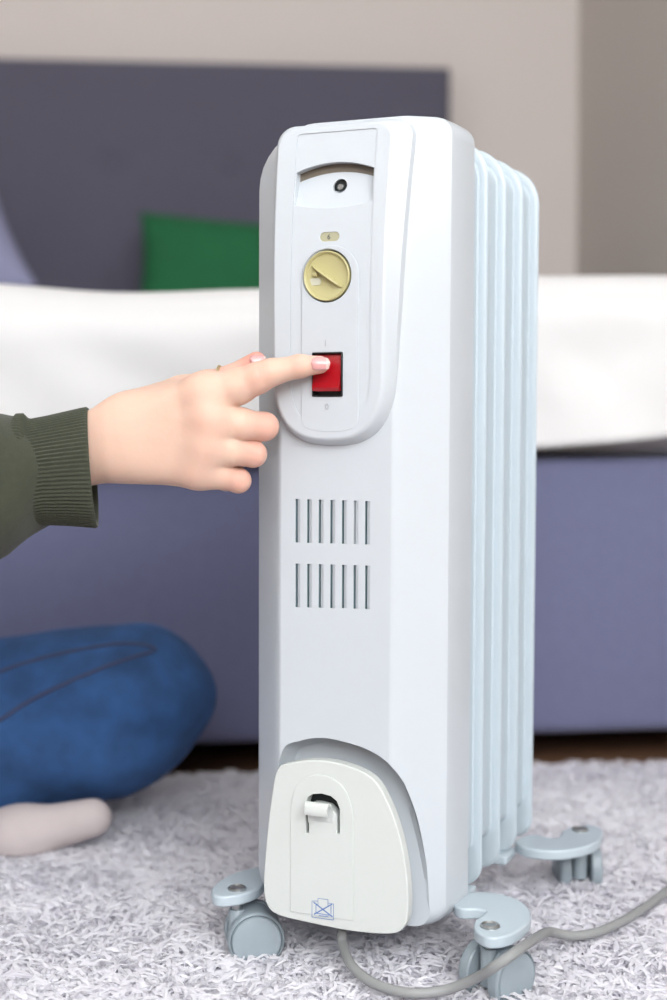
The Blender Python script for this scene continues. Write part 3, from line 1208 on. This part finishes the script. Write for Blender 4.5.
# ================================================================== person reaching in from the left
person = empty('person', (-0.70, 1.36, 0))
tag(person, 'person in olive sweatshirt and jeans sitting on rug, index finger on red switch', 'person')
PINV = Matrix.Translation((0.70, -1.36, 0))


def pl(name, me, m, parent=None):
    me.transform(PINV)
    return link(name, me, m, parent or person)


# --- reaching right hand
W1 = [P(-40, 500, 1.090), P(40, 466, 1.078), P(98, 446.5, 1.070), P(133, 437, 1.066)]
MCP = {'i': P(204, 395, 1.047), 'm': P(210, 421, 1.043), 'r': P(206, 448, 1.046), 'p': P(199, 470, 1.052)}
fing = {
    'i': ([MCP['i'], P(238, 386.5, 1.042), P(258, 378, 1.0385), P(271, 372.5, 1.0365), P(300, 366.2, 1.0345), P(320, 364.8, 1.0325)], [0.0150, 0.0128, 0.0110, 0.0095, 0.0080, 0.0063]),
    'm': ([MCP['m'], P(240, 424, 1.045), P(264.5, 426.5, 1.052), P(250, 430, 1.070), P(232, 431, 1.078)], [0.0130, 0.0114, 0.0099, 0.0085, 0.0075]),
    'r': ([MCP['r'], P(230, 451, 1.046), P(253.5, 454.0, 1.054), P(240, 456, 1.071), P(222, 456, 1.079)], [0.0125, 0.0104, 0.0092, 0.0080, 0.0072]),
    'p': ([MCP['p'], P(220, 475, 1.052), P(238.5, 480.5, 1.058), P(226, 480, 1.072), P(208, 478, 1.079)], [0.0118, 0.0098, 0.0087, 0.0075, 0.0068]),
    't': ([P(128, 412, 1.080), P(182, 393.5, 1.078), P(206, 385, 1.075), P(229, 380, 1.0715), P(256.5, 362, 1.0655)], [0.0150, 0.0130, 0.0104, 0.0100, 0.0076]),
}


def hand_sdf(X, Y, Z):
    D = chain_sdf(X, Y, Z, W1, [0.030, 0.0262, 0.0258, 0.0300], 0.006, 1.42)
    D = smin(D, cap_sdf(X, Y, Z, P(133, 437, 1.066), P(182, 433, 1.062), 0.0300, 0.0370, 2.2), 0.012)
    for key, wy in (('i', 421), ('m', 434), ('r', 447), ('p', 460)):
        D = smin(D, cap_sdf(X, Y, Z, P(118, wy, 1.063), MCP[key], 0.0125, fing[key][1][0]), 0.012)
    for key, dz in (('i', 0.0030), ('m', 0.0042), ('r', 0.0036), ('p', 0.0022)):
        c = MCP[key]
        D = smin(D, cap_sdf(X, Y, Z, (c.x, c.y - dz, c.z), (c.x + 0.002, c.y - dz, c.z), 0.0102, 0.0102), 0.014)
    T = chain_sdf(X, Y, Z, *fing['t'], 0.004)
    D = smin(D, T, 0.010)
    FF = None
    for key in 'imrp':
        f = chain_sdf(X, Y, Z, *fing[key], 0.0035)
        FF = f if FF is None else smin(FF, f, 0.0012)
    D = smin(D, FF, 0.0065)
    # skin creases over the knuckles of the pointing finger
    c = P(262, 366, 1.03)
    ax = (fing['i'][0][3] - fing['i'][0][1]).normalized()
    s_ = (X - c.x) * ax.x + (Y - c.y) * ax.y + (Z - c.z) * ax.z
    r2 = (X - c.x) ** 2 + (Y - c.y) ** 2 + (Z - c.z) ** 2
    D = D + 0.00022 * np.cos(s_ * 2 * math.pi / 0.0032) * np.exp(-r2 / 0.00006)
    return D


hv, hf = nets(hand_sdf, (-0.30, 1.005, 0.345), (0.004, 1.125, 0.475), 0.00105)
keep = hv[:, 0] > -0.262
fl = np.zeros(len(hv))
for c, r, a in [(MCP['m'], 0.011, 0.55), (MCP['i'], 0.012, 0.35), (MCP['r'], 0.010, 0.45), (MCP['p'], 0.010, 0.40), (fing['i'][0][2], 0.009, 0.60), (fing['i'][0][4], 0.007, 0.40), (fing['i'][0][5], 0.009, 0.50),
                (fing['m'][0][2], 0.012, 0.55), (fing['r'][0][2], 0.011, 0.55), (fing['p'][0][2], 0.011, 0.55), (fing['t'][0][3], 0.010, 0.7), (fing['t'][0][4], 0.012, 0.9)]:
    d2 = (hv[:, 0] - c.x) ** 2 + ((hv[:, 1] - c.y) * 0.8) ** 2 + (hv[:, 2] - c.z) ** 2
    fl = np.maximum(fl, 1.1 * a * np.exp(-d2 / (2 * (r * 0.8) ** 2)))

# --- rest of the body: head, neck, torso under the clothes, arms, left hand
HC = Vector((-0.625, 1.30, 0.825))
SR, SL = Vector((-0.66, 1.19, 0.575)), Vector((-0.70, 1.47, 0.585))
ER = Vector((-0.43, 1.115, 0.345))
EL, WL = Vector((-0.74, 1.48, 0.34)), Vector((-0.60, 1.43, 0.275))
lf = [([WL + Vector((0.075, dy, -0.012)), WL + Vector((0.112 + e, dy * 1.25, -0.022)), WL + Vector((0.145 + e, dy * 1.35, -0.045))], [0.0085, 0.0080, 0.0065]) for dy, e in ((-0.030, 0.0), (-0.010, 0.007), (0.011, 0.003), (0.030, -0.012))]


def body_sdf(X, Y, Z):
    D = ell_sdf(X, Y, Z, HC + Vector((-0.015, 0, 0.02)), (0.092, 0.074, 0.100))
    D = smin(D, ell_sdf(X, Y, Z, HC + Vector((0.012, 0, -0.035)), (0.070, 0.058, 0.080)), 0.03)
    D = smin(D, cap_sdf(X, Y, Z, HC + Vector((0.078, 0, 0.012)), HC + Vector((0.096, 0, -0.022)), 0.007, 0.013), 0.012)
    for sg in (-1, 1):
        D = smin(D, ell_sdf(X, Y, Z, HC + Vector((-0.010, sg * 0.076, -0.012)), (0.016, 0.009, 0.030)), 0.006)
        D = np.maximum(D, -cap_sdf(X, Y, Z, HC + Vector((0.090, sg * 0.030, 0.006)), HC + Vector((0.092, sg * 0.034, 0.006)), 0.013, 0.013))
    D = smin(D, cap_sdf(X, Y, Z, HC + Vector((-0.025, 0, -0.07)), Vector((-0.685, 1.335, 0.60)), 0.050, 0.060), 0.02)
    D = smin(D, cap_sdf(X, Y, Z, SR, SL, 0.045, 0.045), 0.03)
    D = smin(D, cap_sdf(X, Y, Z, (-0.68, 1.34, 0.52), (-0.72, 1.36, 0.16), 0.100, 0.105), 0.05)
    D = smin(D, chain_sdf(X, Y, Z, [SR, ER, P(20, 474, 1.08)], [0.042, 0.034, 0.024], 0.01), 0.03)
    D = smin(D, chain_sdf(X, Y, Z, [SL, EL, WL], [0.042, 0.034, 0.024], 0.01), 0.03)
    H = cap_sdf(X, Y, Z, WL + Vector((0.02, 0, 0)), WL + Vector((0.07, 0, -0.008)), 0.024, 0.030)
    H = smin(H, chain_sdf(X, Y, Z, [WL + Vector((0.02, -0.02, -0.005)), WL + Vector((0.055, -0.050, -0.012)), WL + Vector((0.09, -0.060, -0.03))], [0.013, 0.010, 0.008], 0.004), 0.008)
    for p_, r_ in lf:
        H = smin(H, chain_sdf(X, Y, Z, p_, r_, 0.003), 0.004)
    return smin(D, H, 0.01)


bv, bf = nets(body_sdf, (-0.88, 1.04, 0.03), (-0.20, 1.62, 0.96), 0.006)
verts = np.concatenate([hv, bv])
faces = np.concatenate([hf, bf + len(hv)])
me = np_mesh(verts, faces, 'body')
at = me.attributes.new('flush', 'FLOAT', 'POINT')
at.data.foreach_set('value', np.concatenate([fl, np.full(len(bv), 0.15)]).astype(np.float32))
body = pl('body', me, M_SKIN)


def nail(px, py, axis, length, width, y0, y1, tip=0.25, tiltz=0.0):
    c = hit(hand_sdf, px, py, y0, y1)
    n_ = (grad(hand_sdf, c) + Vector((0, 0, tiltz))).normalized()
    ax = (axis - n_ * axis.dot(n_)).normalized()
    sd = ax.cross(n_)
    bm = bmesh.new()
    nu_, nv_ = 14, 10
    tops, G2 = [], []
    for sgn in (1, -1):
        g = []
        for k in range(nu_ + 1):
            t = -1 + 2 * k / nu_
            row = []
            for i in range(nv_ + 1):
                s = -1 + 2 * i / nv_
                hw = width / 2 * (1 - abs(t) ** 4) ** 0.35 * (1 if t < 0 else 0.97)
                p = c + ax * (t * length / 2) + sd * (s * hw)
                p = p + n_ * (0.0012 - 0.0030 * s * s * (width / 0.011) - 0.0010 * t * t - (0.0006 if sgn < 0 else 0))
                row.append(bm.verts.new(p))
            g.append(row)
        for k in range(nu_):
            for i in range(nv_):
                f = bm.faces.new((g[k][i], g[k][i + 1], g[k + 1][i + 1], g[k + 1][i]))
                if -1 + 2 * k / nu_ > 1 - 2 * tip:
                    f.material_index = 1
        G2.append(g)
    for k in range(nu_):
        for i in (0, nv_):
            bm.faces.new((G2[0][k][i], G2[0][k + 1][i], G2[1][k + 1][i], G2[1][k][i]))
    bmesh.ops.remove_doubles(bm, verts=bm.verts, dist=1e-6)
    me_ = bm_mesh(bm)
    me_.materials.append(M_NAIL)
    me_.materials.append(M_NAILTIP)
    shade(me_, 60)
    return pl('fingernail', me_, None, body)


nail(320.5, 362.5, (fing['i'][0][5] - fing['i'][0][4]).normalized(), 0.0140, 0.0100, 1.0, 1.06, 0.22, 0.12)
nail(258, 358, (fing['t'][0][4] - fing['t'][0][3]).normalized(), 0.0120, 0.0098, 1.045, 1.09, 0.2, 0.5)
# thin gold ring on the thumb
a_, b_ = fing['t'][0][2], fing['t'][0][3]
rc = a_.lerp(b_, 0.72)
axr = (b_ - a_).normalized()
s1 = axr.cross(Vector((0, 0, 1))).normalized()
s2 = s1.cross(axr)
rp = []
for k in range(41):
    t = 2 * math.pi * k / 40
    d = s1 * math.cos(t) + s2 * math.sin(t)
    lo_, hi_ = 0.005, 0.02
    rp.append(rc + d * 0.0110)
pl('ring', bm_mesh(tube(rp, 0.0013, 8, False)), M_GOLD, person)

# face and hair
for sg in (-1, 1):
    c = HC + Vector((0.066, sg * 0.030, 0.006))
    bm = bmesh.new()
    bmesh.ops.create_uvsphere(bm, u_segments=20, v_segments=12, radius=0.0125, matrix=Matrix.Translation(c))
    me_ = bm_mesh(bm)
    shade(me_, 180)
    e = pl('eye', me_, M_EYE, body)
    bm = bmesh.new()
    bmesh.ops.create_uvsphere(bm, u_segments=16, v_segments=8, radius=0.0055, matrix=Matrix.Translation(c + Vector((0.0085, 0, 0))))
    pl('iris', bm_mesh(bm), M_HAIR, e)
me_ = bm_mesh(tube([HC + Vector((0.072 + 0.010 * math.cos(t), 0.026 * math.sin(t), -0.062 - 0.001 * math.cos(2 * t))) for t in np.linspace(-1.5, 1.5, 13)], lambda t: 0.002 + 0.0055 * math.sin(math.pi * t), 8))
shade(me_, 180)
pl('lips', me_, M_LIP, body)


def hair_sdf(X, Y, Z):
    D = ell_sdf(X, Y, Z, HC + Vector((-0.030, 0, 0.030)), (0.098, 0.086, 0.106))
    D = smin(D, ell_sdf(X, Y, Z, HC + Vector((-0.055, 0, -0.06)), (0.068, 0.088, 0.13)), 0.03)
    D = smin(D, ell_sdf(X, Y, Z, HC + Vector((-0.085, 0, -0.20)), (0.045, 0.085, 0.12)), 0.05)
    cut_ = ell_sdf(X, Y, Z, HC + Vector((0.085, 0, -0.030)), (0.085, 0.072, 0.100))
    return np.maximum(D, -cut_) + 0.0012 * np.sin(Y * 420 + np.sin(Z * 30) * 2)


hv2, hf2 = nets(hair_sdf, (-0.80, 1.18, 0.46), (-0.52, 1.42, 0.98), 0.005)
pl('hair', np_mesh(hv2, hf2, 'hair'), M_HAIR)


# --- sweatshirt with ribbed cuffs
SLV = [SR, ER, P(-60, 500, 1.085), P(-10, 481, 1.076), P(6, 478, 1.074)]


def shirt_sdf(X, Y, Z):
    D = smin(cap_sdf(X, Y, Z, (-0.68, 1.34, 0.50), (-0.72, 1.36, 0.18), 0.128, 0.140), cap_sdf(X, Y, Z, SR, SL, 0.066, 0.066), 0.08)
    D = smin(D, cap_sdf(X, Y, Z, (-0.675, 1.325, 0.60), (-0.67, 1.32, 0.648), 0.078, 0.068), 0.04)
    D = smin(D, chain_sdf(X, Y, Z, SLV, [0.068, 0.062, 0.0525, 0.0490, 0.0440], 0.02), 0.03)
    D = smin(D, chain_sdf(X, Y, Z, [SL, EL, WL + Vector((-0.02, 0, 0))], [0.068, 0.060, 0.038], 0.02), 0.03)
    n_ = np.sin(X * 60 + Z * 95 + 2 * np.sin(Y * 30)) * 0.0022 + np.sin(X * 140 - Z * 60 + Y * 50) * 0.0012
    D = D + n_
    D = np.maximum(D, -cap_sdf(X, Y, Z, (-0.665, 1.315, 0.655), (-0.66, 1.31, 0.75), 0.060, 0.060))
    return np.maximum(D, 0.05 - Z)


sv_, sf_ = nets(shirt_sdf, (-0.90, 1.00, 0.03), (-0.19, 1.62, 0.74), 0.005)
shirt = pl('sweatshirt', np_mesh(sv_, sf_, 'sweatshirt'), M_OLIVE)


def cuff(stations, nrib, depth):
    """stations: (top point, bottom point, depth scale); ribs run along the arm"""
    n = nrib * 6
    rings_ = []
    for tp, bt, ds, rib in stations:
        c, h = (tp + bt) / 2, (tp - bt) / 2
        ring = []
        for k in range(n):
            a = 2 * math.pi * k / n
            m_ = 1 + rib * math.cos(a * nrib)
            ring.append(c + (h * math.cos(a) + Vector((0.10 * depth * ds, -depth * ds, 0)) * math.sin(a)) * m_)
        rings_.append(ring)
    me_ = bm_mesh(loft(rings_, False, False))
    shade(me_, 180)
    return me_


cy = 1.073
keys = [(6, 426, 8, 527, 0.92, 0.0), (16, 414, 18, 534, 1.12, 0.010), (23, 414, 25, 534, 1.14, 0.016), (29, 420, 31, 527, 1.02, 0.020), (45, 417, 48, 524, 1.0, 0.020), (65, 412.5, 71, 525, 1.0, 0.020),
        (80, 409, 88, 526.5, 1.0, 0.018), (86, 407.5, 95.5, 527.5, 1.0, 0.012), (88.5, 408.5, 98, 526.5, 0.97, 0.004), (88, 410.5, 97.5, 524, 0.93, 0.0), (82, 412, 90, 522, 0.91, 0.0), (50, 420, 55, 516, 0.88, 0.0)]
st = [(P(a, b, cy), P(c_, d_, cy), e, r_) for a, b, c_, d_, e, r_ in keys]
dense = []
for (a, b, e, r_), (a2, b2, e2, r2) in zip(st[:-1], st[1:]):
    for k in range(3):
        t = k / 3
        dense.append((a.lerp(a2, t), b.lerp(b2, t), e + (e2 - e) * t, r_ + (r2 - r_) * t))
dense.append(st[-1])
pl('cuff', cuff(dense, 84, 0.036), M_OLIVE, shirt)
wl = WL + Vector((-0.055, 0.01, 0.01))
dl = (WL - EL).normalized()
up_ = dl.cross(Vector((0, 1, 0))).normalized()
if up_.z < 0:
    up_ = -up_
st = []
for t, r_ in ((0.0, 0.030), (0.012, 0.037), (0.05, 0.034), (0.06, 0.034), (0.058, 0.030)):
    c = WL + dl * (t - 0.05)
    st.append((c + up_ * r_, c - up_ * r_, r_ / 0.036, 0.016))
pl('cuff', cuff(st, 60, 0.036), M_OLIVE, shirt)

# --- jeans and socks
JY = 1.46
TH = [Vector((-0.70, 1.34, 0.135)), P(-100, 742, JY), P(0, 732, JY), P(100, 712, JY), P(146, 693, JY)]
SH = [P(146, 693, JY), P(90, 728, JY + 0.03), P(-120, 760, JY + 0.02)]


def jeans_sdf(X, Y, Z):
    D = chain_sdf(X, Y, Z, TH, [0.125, 0.092, 0.0865, 0.0805, 0.066], 0.04)
    D = smin(D, chain_sdf(X, Y, Z, SH, [0.062, 0.058, 0.050], 0.02), 0.02)
    D = smin(D, chain_sdf(X, Y, Z, [Vector((-0.74, 1.42, 0.13)), Vector((-0.50, 1.50, 0.15)), Vector((-0.46, 1.43, 0.065))], [0.12, 0.068, 0.050], 0.03), 0.03)
    D = smin(D, cap_sdf(X, Y, Z, (-0.72, 1.36, 0.14), (-0.72, 1.37, 0.22), 0.128, 0.120), 0.04)
    n_ = 0.0035 * np.sin(X * 34 + Z * 70 + 1.5 * np.sin(X * 17)) * np.exp(-((X + 0.20) / 0.10) ** 2) + 0.002 * np.sin(X * 22 - Z * 45)
    return np.maximum(D + n_, 0.016 - Z)


jv, jf = nets(jeans_sdf, (-0.90, 1.18, 0.005), (-0.09, 1.60, 0.37), 0.005)
jeans = pl('jeans', np_mesh(jv, jf, 'jeans'), M_JEANS)
for pts_ in ([(-30, 688), (0, 672), (40, 659), (80, 650), (120, 644), (148, 646), (156, 651)], [(-30, 735), (0, 720), (28, 702), (56, 688), (95, 671), (125, 660), (152, 652)]):
    sp = catmull([Vector((a, b, 0)) for a, b in pts_], 5, False)
    pp = [hit(jeans_sdf, q.x, q.y, 1.25, 1.55) for q in sp]
    me_ = bm_mesh(tube(pp, 0.0022, 8))
    shade(me_, 180)
    pl('seam', me_, M_SEAM, jeans)


def sock_sdf(X, Y, Z):
    D = chain_sdf(X, Y, Z, [P(-120, 838, 1.44), P(-50, 846, 1.375), P(20, 835, 1.355), P(92, 818, 1.355)], [0.036, 0.030, 0.0245, 0.0185], 0.02)
    D2 = chain_sdf(X, Y, Z, [Vector((-0.46, 1.50, 0.05)), Vector((-0.56, 1.50, 0.045)), Vector((-0.62, 1.53, 0.045))], [0.036, 0.034, 0.028], 0.02)
    return np.maximum(np.minimum(D, D2), 0.012 - Z)


kv, kf = nets(sock_sdf, (-0.68, 1.30, 0.0), (-0.18, 1.58, 0.12), 0.004)
pl('sock', np_mesh(kv, kf, 'sock'), M_SOCK)
